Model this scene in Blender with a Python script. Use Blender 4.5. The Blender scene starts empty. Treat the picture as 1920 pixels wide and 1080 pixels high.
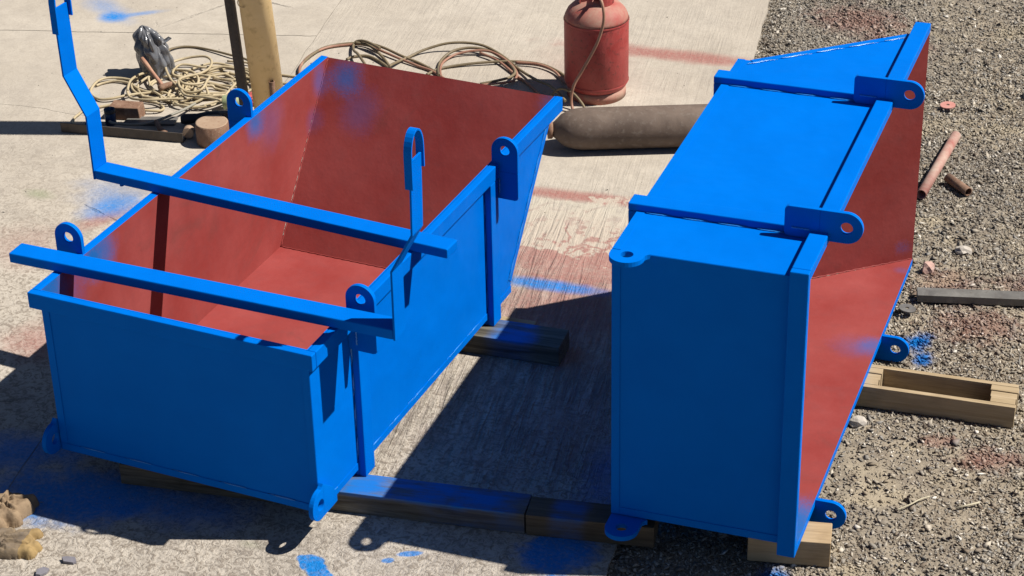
import bpy, bmesh, math, random
import numpy as np
from mathutils import Vector, Matrix, noise as mnoise
random.seed(7); rng = np.random.default_rng(7)
sc = bpy.context.scene
COL = sc.collection

# ------------------------------------------------------------------ camera, sky, sun, exposure
cd = bpy.data.cameras.new('camera'); cam = bpy.data.objects.new('camera', cd); COL.objects.link(cam); sc.camera = cam
rt, up, bk = Vector((0.92612807, 0.3771941, -0.00337758)), Vector((-0.18605531, 0.46457578, 0.86576716)), Vector((0.3281314, -0.80118285, 0.50043563))
cam.matrix_world = Matrix(((rt.x, up.x, bk.x, 4.7984), (rt.y, up.y, bk.y, -6.0454), (rt.z, up.z, bk.z, 5.2064), (0, 0, 0, 1)))
cd.sensor_width = 36; cd.lens = 4071.4 / 1920 * 36
cd.shift_x = -132.764 / 1920; cd.shift_y = -12.565 / 1920
cd.clip_end = 2000
SUN = Vector((-0.576, -0.222, -0.786)).normalized()
w = bpy.data.worlds.new('World'); sc.world = w; w.use_nodes = True
wn = w.node_tree; bg = wn.nodes['Background']
sky = wn.nodes.new('ShaderNodeTexSky'); sky.sky_type = 'NISHITA'; sky.sun_disc = False
sky.sun_elevation = math.asin(-SUN.z)
sky.sun_rotation = math.atan2(-SUN.x, -SUN.y)
wn.links.new(sky.outputs[0], bg.inputs[0]); bg.inputs[1].default_value = 0.05
sky.air_density = 0.55; sky.dust_density = 0.3; sky.ozone_density = 0.4
sd = bpy.data.lights.new('sun', 'SUN'); sd.energy = 5.0; sd.angle = math.radians(0.5); sd.color = (1.0, 0.955, 0.88)
so = bpy.data.objects.new('sun', sd); COL.objects.link(so); so.location = (6, 3, 9)
so.rotation_euler = SUN.to_track_quat('-Z', 'Y').to_euler()
sc.view_settings.view_transform = 'Standard'; sc.view_settings.look = 'None'
sc.view_settings.exposure = 0.63; sc.view_settings.gamma = 1.0; sc.view_settings.use_curve_mapping = False

# ------------------------------------------------------------------ node helpers
class NT:
    def __init__(s, name):
        s.m = bpy.data.materials.new(name); s.m.use_nodes = True; s.t = s.m.node_tree
        s.b = s.t.nodes['Principled BSDF']
    def n(s, typ, **kw):
        nd = s.t.nodes.new('ShaderNode' + typ)
        for k, v in kw.items():
            if k.startswith('i_'):
                key = k[2:]; key = int(key) if key.isdigit() else key
                s.set(nd, key, v)
            else: setattr(nd, k, v)
        return nd
    def set(s, nd, key, v):
        if isinstance(v, bpy.types.NodeSocket): s.t.links.new(v, nd.inputs[key])
        else: nd.inputs[key].default_value = v
    def math(s, op, a, b=0.0, clamp=False):
        nd = s.n('Math', operation=op, use_clamp=clamp); s.set(nd, 0, a); s.set(nd, 1, b); return nd.outputs[0]
    def mix(s, f, a, b, mode='MIX'):
        nd = s.n('Mix', data_type='RGBA', blend_type=mode); s.set(nd, 0, f); s.set(nd, 6, a); s.set(nd, 7, b); return nd.outputs[2]
    def noise(s, vec, scale, detail=4, rough=.55, dist=0):
        nd = s.n('TexNoise'); s.set(nd, 'Vector', vec); nd.inputs['Scale'].default_value = scale
        nd.inputs['Detail'].default_value = detail; nd.inputs['Roughness'].default_value = rough; nd.inputs['Distortion'].default_value = dist
        return nd.outputs['Fac']
    def voro(s, vec, scale, feature='F1', out='Distance'):
        nd = s.n('TexVoronoi', feature=feature); s.set(nd, 'Vector', vec); nd.inputs['Scale'].default_value = scale; return nd.outputs[out]
    def rng(s, v, a, b, c=0.0, d=1.0, smooth=False):
        nd = s.n('MapRange', interpolation_type='SMOOTHSTEP' if smooth else 'LINEAR')
        s.set(nd, 0, v); nd.inputs[1].default_value = a; nd.inputs[2].default_value = b; nd.inputs[3].default_value = c; nd.inputs[4].default_value = d
        return nd.outputs[0]
    def mapping(s, vec, loc=(0, 0, 0), rot=(0, 0, 0), scale=(1, 1, 1), typ='POINT'):
        nd = s.n('Mapping', vector_type=typ); s.set(nd, 0, vec); nd.inputs[1].default_value = loc; nd.inputs[2].default_value = rot; nd.inputs[3].default_value = scale
        return nd.outputs[0]
    def blot(s, pos, x, y, rx, ry, rot, nz, amp, soft=.9, z=0.0, rz=50.0):
        """elliptic paint patch: 1 in the centre, 0 outside, with a noisy rim"""
        v = s.mapping(pos, (x, y, z), (0, 0, rot), (rx, ry, rz), 'TEXTURE')
        ln = s.n('VectorMath', operation='LENGTH'); s.set(ln, 0, v)
        d = s.math('ADD', ln.outputs['Value'], s.math('MULTIPLY', s.math('SUBTRACT', nz, .5), amp))
        return s.rng(d, 1.0, 1.0 - soft, smooth=True)
    def bump(s, h, strength, dist, prev=None):
        nd = s.n('Bump'); nd.inputs['Strength'].default_value = strength; nd.inputs['Distance'].default_value = dist
        s.set(nd, 'Height', h)
        if prev is not None: s.set(nd, 'Normal', prev)
        return nd.outputs[0]
    def pos(s): return s.n('NewGeometry').outputs['Position']
    def obj(s): return s.n('TexCoord').outputs['Object']
    def out(s, col=None, rough=None, metal=None, normal=None, spec=None):
        if col is not None: s.set(s.b, 'Base Color', col)
        if rough is not None: s.set(s.b, 'Roughness', rough)
        if metal is not None: s.set(s.b, 'Metallic', metal)
        if spec is not None: s.set(s.b, 'Specular IOR Level', spec)
        if normal is not None: s.set(s.b, 'Normal', normal)
        return s.m
ALB = .80      # all reflectances share one scale, balanced by the exposure
def C4(c): return (c[0] * ALB, c[1] * ALB, c[2] * ALB, 1.0)

BLUE = (0.0, 0.15, 0.62); RED = (0.30, 0.062, 0.058)
STRIP_ROT = math.atan2(0.206, 0.978)        # the strip and its brush marks lean this far from +Y

def stains(nt, pos, col, extra=1.0):
    nzf = nt.noise(pos, 9, 6, .65); nzc = nt.noise(pos, 3.0, 3, .5); nzg = nt.noise(pos, 55, 3, .7)
    nz = nt.math('ADD', nt.math('MULTIPLY', nzf, .6), nt.math('MULTIPLY', nzc, .4))
    redc, bluc, grn = C4((.33, .10, .085)), C4((0.0, .20, .60)), C4((.20, .25, .12))
    L = [  # colour, x, y, rx, ry, rot, noise, soft, strength
        (redc, .85, 4.93, .85, .12, .12, .9, .75, .8), (redc, .45, 4.60, .5, .55, 0, 1.3, .95, .22),
        (redc, 1.05, 3.09, .80, .085, .14, .8, .75, .8), (redc, 1.25, 2.55, .80, .52, .1, 1.5, .8, .72), (redc, 1.45, 1.95, .75, .55, .1, 1.6, .9, .62),
        (redc, -.70, .84, .30, .26, .2, 1.4, .9, .55), (redc, -1.10, 1.98, .10, .28, -.4, 1.0, .9, .6), (redc, -1.3, 1.6, .35, .3, 0, 1.5, .9, .25),
        (redc, 1.75, 1.1, .6, .8, 0, 1.6, .9, .35),
        (bluc, -2.48, 4.20, .13, .12, .3, .9, .9, 1.0), (bluc, -2.58, 4.30, .42, .14, -.5, 1.0, .95, .45), (bluc, -2.36, 4.30, .22, .05, .7, .8, .95, .6),
        (bluc, -1.14, 2.10, .16, .22, -.5, 1.0, .95, .8), (bluc, -1.20, 2.20, .34, .24, -.3, 1.2, .98, .4),
        (bluc, .12, -.12, .50, .25, .25, 1.6, .6, 1.0), (bluc, .50, -.02, .5, .2, .2, 1.5, .8, .75), (bluc, -.25, .10, .38, .20, .4, 1.7, .7, .8),
        (bluc, 1.22, -.14, .085, .05, -.4, 2.2, .22, 1.0), (bluc, 1.31, -.205, .12, .05, -.7, 2.4, .22, 1.0), (bluc, 1.56, .05, .06, .02, .5, 1.5, .4, .9), (bluc, 1.50, -.02, .03, .02, .5, 1.5, .4, .8),
        (bluc, 2.10, .29, .20, .19, .1, 1.9, .5, 1.0), (bluc, 2.17, .85, .28, .45, .1, 1.3, .95, .55),
        (bluc, 1.22, 2.19, .44, .075, .12, .9, .8, .95), (grn, -1.56, 2.08, .13, .07, 0, 1.2, .95, .5), (grn, .95, -.13, .09, .05, 0, 1.2, .95, .25)]
    for c, x, y, rx, ry, rot, amp, soft, st in L:
        m = nt.blot(pos, x, y, rx, ry, rot, nz, amp, soft)
        m = nt.math('MULTIPLY', m, nt.rng(nzg, .25, .6, st * .6, st), clamp=True)
        col = nt.mix(m, col, c)
    return col

def concrete(name, strip):
    nt = NT(name); p = nt.pos()
    n1 = nt.noise(p, 1.3, 5, .6); n2 = nt.noise(p, 7, 6, .65); n3 = nt.noise(p, 27, 5, .62, 1.6); n4 = nt.noise(p, 95, 3, .7)
    col = nt.mix(nt.rng(n1, .3, .7), C4((.44, .385, .315)), C4((.56, .50, .42)))
    col = nt.mix(nt.rng(n2, .45, .75, 0, .55), col, C4((.36, .315, .265)))
    # the yard gets coarser and more weathered towards the front
    sep = nt.n('SeparateXYZ'); nt.set(sep, 0, p)
    yy = nt.math('ADD', sep.outputs['Y'], nt.math('MULTIPLY', nt.math('SUBTRACT', n2, .5), 1.2))
    front = nt.rng(yy, 2.3, .9, smooth=True)
    grain = nt.math('ADD', nt.math('MULTIPLY', n3, .72), nt.math('MULTIPLY', n4, .28))
    col = nt.mix(nt.math('MULTIPLY', nt.rng(grain, .47, .58), nt.rng(yy, 3.2, .8, .16, .85)), col, C4((.235, .195, .155)))
    col = nt.mix(nt.math('MULTIPLY', nt.rng(nt.noise(p, 2.6, 6, .66, .8), .48, .64), nt.rng(yy, 3.4, 1.2, .14, .62)), col, C4((.27, .235, .20)))
    col = nt.mix(nt.math('MULTIPLY', nt.rng(grain, .56, .40), nt.math('MULTIPLY', front, .55)), col, C4((.57, .51, .435)))
    pit = nt.voro(nt.mapping(p, scale=(1, 1, .2)), 9, 'F1'); pitm = nt.rng(pit, .055, .02)
    col = nt.mix(nt.math('MULTIPLY', pitm, nt.rng(n2, .5, .6)), col, C4((.07, .06, .055)))
    if strip:
        r = nt.mapping(p, rot=(0, 0, -STRIP_ROT))
        fine = nt.noise(nt.mapping(r, scale=(48, 1.8, 1)), 1, 4, .65, .3)
        wide = nt.noise(nt.mapping(r, scale=(29, 2.3, 1)), 1, 5, .62, 1.1)
        fade = nt.rng(yy, .35, 1.0, .12, 1.0, smooth=True)
        gsel = nt.math('MULTIPLY', fade, nt.rng(nt.noise(p, 2.2, 4, .6), .34, .56, .25, 1.0))
        ridge = nt.math('MULTIPLY', nt.math('MULTIPLY', nt.rng(wide, .38, .62), nt.rng(yy, 3.2, 1.6, .12, 1.0)), gsel)
        col = nt.mix(nt.math('MULTIPLY', nt.math('MULTIPLY', nt.rng(fine, .52, .72), nt.rng(yy, 2.6, 1.3, .08, .18)), gsel), col, C4((.26, .22, .185)))
        col = nt.mix(nt.math('MULTIPLY', nt.math('MULTIPLY', nt.rng(wide, .42, .56, 1, 0), nt.rng(yy, 2.9, 1.5, .05, .78)), gsel), col, C4((.24, .20, .175)))
        # thin cement skin, partly worn off in the middle
        wob = nt.n('VectorMath', operation='MULTIPLY_ADD'); nz = nt.n('TexNoise'); nt.set(nz, 'Vector', p); nz.inputs['Scale'].default_value = 5; nz.inputs['Detail'].default_value = 5
        nt.set(wob, 0, nz.outputs['Color']); wob.inputs[1].default_value = (.5, .5, 0); nt.set(wob, 2, p)
        crk = nt.math('MAXIMUM', nt.rng(nt.voro(wob.outputs[0], 2.6, 'DISTANCE_TO_EDGE'), .012, .05), nt.rng(n2, .50, .56))
        skin = nt.math('MULTIPLY', nt.blot(p, 1.16, 2.80, .60, .30, .1, nt.noise(p, 6, 7, .68), 2.6, .12), nt.math('MULTIPLY', crk, nt.rng(nt.noise(p, 9, 6, .7), .60, .53)))
        h = nt.math('ADD', nt.math('MULTIPLY', ridge, .8), nt.math('MULTIPLY', nt.math('MULTIPLY', fine, gsel), .2))
        h = nt.math('ADD', h, nt.math('MULTIPLY', grain, nt.rng(yy, 2.0, .5, .2, 1.3)))
        col = stains(nt, p, col)
        col = nt.mix(nt.math('MULTIPLY', skin, .8), col, C4((.53, .475, .385)))
        nrm = nt.bump(h, .95, .014)
    else:
        crk = nt.voro(nt.mapping(p, scale=(.8, .8, 0)), 1, 'DISTANCE_TO_EDGE')
        wob = nt.math('ADD', crk, nt.math('MULTIPLY', nt.math('SUBTRACT', n2, .5), .05))
        cm = nt.math('MULTIPLY', nt.rng(nt.math('ABSOLUTE', wob), .006, .001), nt.rng(n1, .5, .6))
        col = nt.mix(nt.math('MULTIPLY', cm, .7), col, C4((.16, .14, .12)))
        col = stains(nt, p, col)
        h = nt.math('ADD', nt.math('MULTIPLY', n2, .35), nt.math('MULTIPLY', grain, nt.rng(yy, 3.4, .8, .3, 1.0)))
        h = nt.math('SUBTRACT', h, nt.math('ADD', nt.math('MULTIPLY', cm, .6), nt.math('MULTIPLY', pitm, .5)))
        nrm = nt.bump(h, .75, .011)
    return nt.out(col, .88, 0, nrm, .25)

def gravel_mat(name, chips):
    nt = NT(name); p = nt.pos()
    n1 = nt.noise(p, 1.6, 5, .6); n2 = nt.noise(p, 14, 5, .65); n3 = nt.noise(p, 90, 4, .7)
    if chips:
        ri = nt.n('NewGeometry').outputs['Random Per Island']
        cr = nt.n('ValToRGB'); nt.set(cr, 0, ri); e = cr.color_ramp
        pts = [(0, (.11, .085, .065)), (.2, (.235, .185, .135)), (.42, (.31, .27, .215)), (.62, (.27, .255, .235)), (.8, (.40, .35, .28)), (.93, (.56, .49, .395)), (1, (.80, .75, .67))]
        while len(e.elements) < len(pts): e.elements.new(.5)
        for el, (q_, c) in zip(e.elements, pts): el.position = q_; el.color = C4(c)
        col = cr.outputs[0]
    else:
        col = nt.mix(nt.rng(n2, .35, .65), C4((.23, .19, .145)), C4((.42, .355, .265)))
        col = nt.mix(nt.rng(n3, .5, .7, 0, .6), col, C4((.17, .145, .115)))
    dst = nt.noise(p, 2.7, 5, .62, .5); dk = nt.noise(p, 1.1, 4, .6)
    col = nt.mix(nt.math('MULTIPLY', nt.rng(dk, .44, .64), .30), col, C4((.19, .17, .15)))
    col = nt.mix(nt.math('MULTIPLY', nt.rng(dst, .54, .66), .6), col, C4((.46, .385, .27)))
    grey = nt.blot(p, 1.75, 5.5, .8, 1.6, .2, n1, 1.2, .9)
    col = nt.mix(nt.math('MULTIPLY', grey, .45), col, C4((.25, .23, .205)))
    redc, bluc = C4((.27, .10, .08)), C4((0.0, .14, .46))
    for c, x, y, rx, ry, rot, st in [(redc, 1.75, 5.85, .42, .32, -.3, .65), (redc, 2.05, 5.55, .3, .3, 0, .45), (redc, 3.22, 2.62, .34, .22, .2, .55), (redc, 3.0, 2.95, .22, .2, .2, .45),
            (redc, 3.52, 1.56, .22, .12, .3, .65), (redc, 3.3, 1.62, .12, .07, .3, .55), (redc, 3.35, 3.05, .2, .15, 0, .45),
            (bluc, 3.0, 2.38, .085, .13, -.2, 1.0), (bluc, 3.06, 2.25, .06, .10, 0, .95), (bluc, 2.93, .44, .09, .17, .2, .9)]:
        m = nt.blot(p, x, y, rx, ry, rot, nt.math('ADD', nt.math('MULTIPLY', n2, .7), nt.math('MULTIPLY', n1, .3)), 2.2, .8)
        col = nt.mix(nt.math('MULTIPLY', m, st if c is bluc else st * .72), col, c)
    h = nt.math('ADD', n2, nt.math('MULTIPLY', n3, .7))
    return nt.out(col, .92, 0, nt.bump(h, .8 if not chips else .25, .012 if not chips else .004), .2)

def paint_blue(name, dark=1.0):
    nt = NT(name); o = nt.pos()
    n1 = nt.noise(o, 3.5, 4, .6); n2 = nt.noise(o, 260, 2, .5); n3 = nt.noise(o, 22, 5, .65)
    col = nt.mix(nt.rng(n1, .3, .7), C4((0.0, .142, .61)), C4((0.0, .158, .665)))
    col = nt.mix(nt.rng(n3, .62, .80, 0, .25), col, C4((.01, .15, .50)))
    rough = nt.rng(n3, .3, .7, .30, .46)
    return nt.out(col, rough, 0, nt.bump(nt.math('ADD', nt.math('MULTIPLY', n2, .3), n3), .12, .004, nt.bump(nt.noise(o, 2.6, 3, .5), .35, .05)), .015)

def primer(name, spots):
    """red oxide primer inside a bin with blue overspray where the outside was sprayed"""
    nt = NT(name); o = nt.obj()
    n1 = nt.noise(o, 2.3, 5, .6); n2 = nt.noise(o, 11, 6, .65); n3 = nt.noise(o, 70, 3, .6); ng = nt.noise(o, 160, 2, .6)
    col = nt.mix(nt.rng(n1, .3, .7), C4((.255, .038, .034)), C4((.335, .073, .068)))
    col = nt.mix(nt.rng(n2, .5, .75, 0, .45), col, C4((.24, .055, .055)))
    streak = nt.noise(nt.mapping(o, scale=(9, 9, 1.2)), 1, 5, .6)
    col = nt.mix(nt.rng(streak, .55, .8, 0, .35), col, C4((.21, .045, .045)))
    dirt = nt.noise(nt.mapping(o, scale=(3, 3, 3)), 1, 6, .7, .8)
    col = nt.mix(nt.rng(dirt, .58, .74, 0, .45), col, C4((.16, .055, .05)))
    for (u, v, z, r, st) in spots:
        a = nt.mapping(o, (u, v, z), (0, 0, 0), (r, r, r * 1.15), 'TEXTURE')
        ln = nt.n('VectorMath', operation='LENGTH'); nt.set(ln, 0, a)
        m = nt.rng(nt.math('ADD', ln.outputs['Value'], nt.math('ADD', nt.math('MULTIPLY', nt.math('SUBTRACT', n2, .5), .7), nt.math('MULTIPLY', nt.math('SUBTRACT', ng, .5), .7))), 1.0, .1, smooth=True)
        col = nt.mix(nt.math('MULTIPLY', m, st), col, C4((.01, .125, .42)))
    return nt.out(col, nt.rng(n2, .3, .7, .45, .65), 0, nt.bump(n3, .1, .003, nt.bump(n1, .25, .03)), .16)

def simple(name, c1, c2, scale=12, rough=.7, metal=0, bump=.3, bd=.004, c3=None, spec=.4):
    nt = NT(name); o = nt.obj(); a = nt.noise(o, scale, 6, .65, .3); b = nt.noise(o, scale * 5, 4, .6)
    col = nt.mix(nt.rng(a, .32, .68), C4(c1), C4(c2))
    if c3: col = nt.mix(nt.rng(b, .55, .72, 0, .8), col, C4(c3))
    return nt.out(col, nt.rng(a, .3, .7, rough - .1, min(1, rough + .1)), metal, nt.bump(nt.math('ADD', a, nt.math('MULTIPLY', b, .5)), bump, bd), spec)

def wood(name, c1, c2, blue=()):
    nt = NT(name); o = nt.obj()
    st = nt.mapping(o, scale=(1.6, 30, 30)); g = nt.noise(st, 1, 6, .65, 1.2); f = nt.noise(nt.mapping(o, scale=(6, 160, 160)), 1, 3, .6); k = nt.noise(o, 6, 4, .6)
    col = nt.mix(nt.rng(g, .3, .7), C4(c1), C4(c2))
    col = nt.mix(nt.rng(f, .5, .75, 0, .5), col, C4(tuple(.5 * x for x in c1)))
    col = nt.mix(nt.rng(k, .55, .75, 0, .4), col, C4(tuple(.6 * x for x in c1)))
    zz = nt.n('SeparateXYZ', i_0=o).outputs[2]
    for (x, rx, st_, dn) in blue:
        v = nt.math('ABSOLUTE', nt.math('DIVIDE', nt.math('SUBTRACT', nt.n('SeparateXYZ', i_0=o).outputs[0], x), rx))
        m = nt.rng(nt.math('ADD', v, nt.math('MULTIPLY', nt.math('SUBTRACT', k, .5), 1.0)), 1.0, .3, smooth=True)
        side = nt.math('MULTIPLY', nt.rng(zz, .078, .0965, dn, 1.0), nt.rng(nt.math('ADD', nt.math('MULTIPLY', g, .5), nt.noise(nt.mapping(o, scale=(5, 14, 14)), 1, 5, .65)), .62, .82, .25, 1.0))
        col = nt.mix(nt.math('MULTIPLY', nt.math('MULTIPLY', m, side), st_), col, C4((0.0, .15, .52)))
    return nt.out(col, .82, 0, nt.bump(nt.math('ADD', g, nt.math('MULTIPLY', f, .6)), .4, .004), .25)

M = {}
M['yard'] = concrete('concrete_yard', False); M['strip'] = concrete('concrete_strip', True)
M['filler'] = simple('joint_filler', (.24, .21, .175), (.34, .30, .25), 5, .9, 0, .6, .008, (.15, .13, .11))
M['gravel'] = gravel_mat('gravel_ground', False); M['chips'] = gravel_mat('gravel_chips', True)
M['blue'] = paint_blue('blue_paint')
M['bead'] = simple('blue_weld', (0.0, .17, .66), (.03, .27, .72), 60, .25, 0, .4, .002, None, .7)
M['prim1'] = primer('primer_upright', [(.13, 2.34, .70, .12, .75), (.24, 2.27, .57, .15, .25), (.0, 1.70, .73, .11, .8), (.0, 1.83, .67, .17, .22), (.0, .36, .72, .13, 1), (.0, .45, .70, .12, .7), (0, .05, .72, .20, 1), (0, .15, .62, .2, .3),
    (.0, 2.31, .68, .10, .45), (0, 2.22, .50, .09, .22), (1.19, 2.36, .74, .10, .5)])
M['prim2'] = primer('primer_tipped', [(1.17, .05, .62, .24, 1), (1.17, .18, .72, .2, .8), (1.17, .0, .75, .3, .9), (1.17, 1.57, .74, .11, .55), (1.17, 1.54, .66, .14, .2), (1.10, 2.36, .74, .07, .8), (1.17, 2.3, .72, .05, .2)])
M['timber'] = wood('dark_timber', (.06, .047, .034), (.20, .18, .135), [(1.03, .13, .95, .05), (1.22, .25, .8, .03), (1.50, .24, .97, .35)])
M['timber_end'] = wood('timber_offcut', (.075, .055, .036), (.16, .125, .085), [(.17, .1, .55, .5)])
M['timber_rear'] = wood('rear_timber', (.04, .035, .028), (.20, .185, .145), [(.90, .13, .95, .25)])
M['block'] = wood('pale_wood', (.40, .28, .155), (.52, .385, .235)); M['frame'] = wood('frame_wood', (.36, .265, .15), (.50, .39, .25))
M['gas_red'] = simple('red_bottle_paint', (.34, .03, .028), (.43, .085, .075), 9, .55, 0, .5, .005, (.13, .035, .03))
M['gas_dust'] = simple('dusty_bottle_top', (.38, .06, .05), (.42, .27, .20), 9, .7, 0, .3, .003, (.36, .14, .11))
M['brass'] = simple('brass', (.45, .30, .11), (.6, .42, .18), 30, .4, .8, .2, .002)
M['ox'] = simple('brown_cylinder_paint', (.105, .072, .054), (.19, .14, .11), 7, .78, 0, .55, .004, (.21, .17, .14))
M['yellow'] = simple('yellow_post_paint', (.80, .555, .25), (.88, .64, .33), 5, .55, 0, .2, .003, (.62, .42, .19))
M['steel_dark'] = simple('dark_steel', (.055, .045, .038), (.12, .10, .085), 14, .62, .2, .4, .003, (.17, .11, .075))
M['steel_grey'] = simple('grey_steel', (.14, .13, .12), (.24, .23, .21), 10, .55, .25, .35, .003, (.15, .13, .115))
M['rust'] = simple('rusty_steel', (.17, .085, .05), (.30, .18, .12), 18, .8, 0, .5, .004, (.36, .25, .17))
M['rusttop'] = simple('sawn_steel', (.36, .24, .16), (.44, .32, .22), 14, .75, 0, .3, .003, (.30, .18, .12))
M['pipe_red'] = simple('primer_splashed_pipe', (.36, .10, .08), (.50, .40, .32), 5, .75, 0, .3, .003, (.40, .20, .16))
M['pink'] = simple('pink_primer', (.55, .22, .18), (.60, .30, .25), 14, .75, 0, .2, .002)
M['cable'] = simple('beige_cable', (.42, .335, .20), (.52, .43, .28), 10, .6, 0, .15, .002, (.34, .26, .155))
M['cable_grey'] = simple('grey_cable', (.24, .225, .18), (.32, .30, .25), 10, .6, 0, .15, .002)
M['hose'] = simple('brown_hose', (.15, .115, .065), (.24, .185, .11), 8, .55, 0, .15, .002)
M['hose_red'] = simple('reddish_hose', (.28, .13, .085), (.40, .22, .15), 8, .55, 0, .15, .002)
M['bag'] = simple('grey_plastic', (.095, .097, .105), (.20, .20, .21), 6, .2, 0, .25, .004, None, .7)
M['black'] = simple('black_plastic', (.012, .012, .014), (.03, .03, .032), 12, .5, 0, .2, .002)
M['blue_dark'] = simple('dark_blue_plastic', (.008, .03, .08), (.012, .05, .13), 12, .4, 0, .1, .002)
M['handle'] = simple('wood_handle', (.38, .17, .11), (.48, .29, .19), 14, .65, 0, .3, .002)
M['green'] = simple('pale_green', (.42, .48, .24), (.52, .56, .34), 12, .8, 0, .3, .003)
M['redcloth'] = simple('red_cloth', (.42, .07, .07), (.55, .14, .12), 14, .85, 0, .5, .004)
M['slate'] = simple('grey_flake', (.16, .15, .175), (.24, .23, .25), 14, .8, 0, .4, .003)
M['glove'] = simple('tan_leather', (.20, .135, .08), (.33, .235, .145), 13, .85, 0, .7, .006, (.20, .135, .08))
M['glove_dirty'] = simple('dirty_leather', (.13, .10, .075), (.24, .175, .105), 11, .8, 0, .7, .006, (.12, .10, .08))
M['glove_tip'] = simple('ochre_leather', (.25, .165, .075), (.34, .23, .095), 11, .8, 0, .6, .005)
M['stone'] = simple('pale_stone', (.42, .37, .31), (.58, .53, .47), 14, .9, 0, .6, .006)
M['stone_pink'] = simple('pink_stone', (.48, .27, .22), (.56, .40, .34), 14, .9, 0, .6, .006)
M['stone_grey'] = simple('grey_stone', (.20, .18, .16), (.32, .29, .25), 14, .9, 0, .6, .006)
M['straw'] = simple('dry_straw', (.45, .40, .28), (.55, .49, .36), 14, .9, 0, .2, .002)

# ------------------------------------------------------------------ mesh helpers
class MB:
    def __init__(s): s.v = []; s.f = []; s.mi = []; s.sm = []
    def add(s, vs, fs, mi=0, smooth=False):
        o = len(s.v); s.v += [tuple(p) for p in vs]
        for f in fs: s.f.append(tuple(o + i for i in f)); s.mi.append(mi if isinstance(mi, int) else 0); s.sm.append(smooth)
        return o
    def box(s, a, b, mi=0):
        (x0, y0, z0), (x1, y1, z1) = a, b
        vs = [(x0, y0, z0), (x1, y0, z0), (x1, y1, z0), (x0, y1, z0), (x0, y0, z1), (x1, y0, z1), (x1, y1, z1), (x0, y1, z1)]
        s.add(vs, [(0, 3, 2, 1), (4, 5, 6, 7), (0, 1, 5, 4), (1, 2, 6, 5), (2, 3, 7, 6), (3, 0, 4, 7)], mi)
    def prism(s, A, B, mi=0, cap=True, smooth=False):
        """two matching outlines A, B (lists of 3-D points), joined"""
        n = len(A); fs = [(i, (i + 1) % n, n + (i + 1) % n, n + i) for i in range(n)]
        o = s.add(list(A) + list(B), fs, mi, smooth)
        if cap:
            s.f.append(tuple(o + i for i in reversed(range(n)))); s.mi.append(mi); s.sm.append(False)
            s.f.append(tuple(o + n + i for i in range(n))); s.mi.append(mi); s.sm.append(False)
    def tube(s, pts, r, n=8, mi=0, cap=True):
        pts = [Vector(p) for p in pts]; N = len(pts); rs = r if isinstance(r, (list, tuple)) else [r] * N
        t0 = (pts[1] - pts[0]).normalized(); a = Vector((0, 0, 1)) if abs(t0.z) < .9 else Vector((1, 0, 0))
        nrm = (a - t0 * a.dot(t0)).normalized(); vs = []
        for i in range(N):
            t = (pts[min(i + 1, N - 1)] - pts[max(i - 1, 0)]).normalized()
            nrm = (nrm - t * nrm.dot(t)).normalized(); bn = t.cross(nrm)
            for k in range(n):
                an = 2 * math.pi * k / n; vs.append(pts[i] + (nrm * math.cos(an) + bn * math.sin(an)) * rs[i])
        fs = [(i * n + k, i * n + (k + 1) % n, (i + 1) * n + (k + 1) % n, (i + 1) * n + k) for i in range(N - 1) for k in range(n)]
        o = s.add(vs, fs, mi, True)
        if cap:
            s.f.append(tuple(o + k for k in reversed(range(n)))); s.mi.append(mi); s.sm.append(False)
            s.f.append(tuple(o + (N - 1) * n + k for k in range(n))); s.mi.append(mi); s.sm.append(False)
    def lathe(s, prof, n=32, axis=None, mi=0, caps=True, smooth=True):
        """prof: (radius, height) pairs about +Z, or about the frame in axis (Matrix)"""
        vs = []
        for r, h in prof:
            for k in range(n): vs.append(Vector((r * math.cos(2 * math.pi * k / n), r * math.sin(2 * math.pi * k / n), h)))
        if axis is not None: vs = [axis @ p for p in vs]
        N = len(prof); fs = [(i * n + k, i * n + (k + 1) % n, (i + 1) * n + (k + 1) % n, (i + 1) * n + k) for i in range(N - 1) for k in range(n)]
        o = s.add(vs, fs, mi, smooth)
        if caps:
            s.f.append(tuple(o + k for k in reversed(range(n)))); s.mi.append(mi); s.sm.append(False)
            s.f.append(tuple(o + (N - 1) * n + k for k in range(n))); s.mi.append(mi); s.sm.append(False)
    def build(s, name, mats, parent=None, bevel=0, loc=None):
        me = bpy.data.meshes.new(name); me.from_pydata([tuple(p) for p in s.v], [], s.f)
        for m in (mats if isinstance(mats, (list, tuple)) else [mats]): me.materials.append(m)
        me.polygons.foreach_set('material_index', s.mi); me.polygons.foreach_set('use_smooth', s.sm); me.update()
        o = bpy.data.objects.new(name, me); COL.objects.link(o)
        if parent is not None: o.parent = parent
        if loc is not None: o.location = loc
        if bevel:
            b = o.modifiers.new('bevel', 'BEVEL'); b.width = bevel; b.segments = 2; b.limit_method = 'ANGLE'; b.angle_limit = math.radians(40)
        return o
def tag(o, label=None, cat=None, group=None, kind=None):
    for k, v in (('label', label), ('category', cat), ('group', group), ('kind', kind)):
        if v: o[k] = v
    return o
def thing(name, label, cat, loc=(0, 0, 0), rotz=0, group=None):
    o = bpy.data.objects.new(name, None); COL.objects.link(o); o.empty_display_size = .1
    o.location = loc; o.rotation_euler = (0, 0, rotz); return tag(o, label, cat, group)
def spline(pts, k=6, closed=False):
    P = [Vector(p) for p in pts]; n = len(P); out = []
    for i in range(n - 1):
        p0, p1, p2, p3 = P[max(i - 1, 0)], P[i], P[i + 1], P[min(i + 2, n - 1)]
        for j in range(k):
            t = j / k; out.append(.5 * ((2 * p1) + (p2 - p0) * t + (2 * p0 - 5 * p1 + 4 * p2 - p3) * t * t + (3 * p1 - p0 - 3 * p2 + p3) * t ** 3))
    out.append(P[-1]); return out

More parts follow.
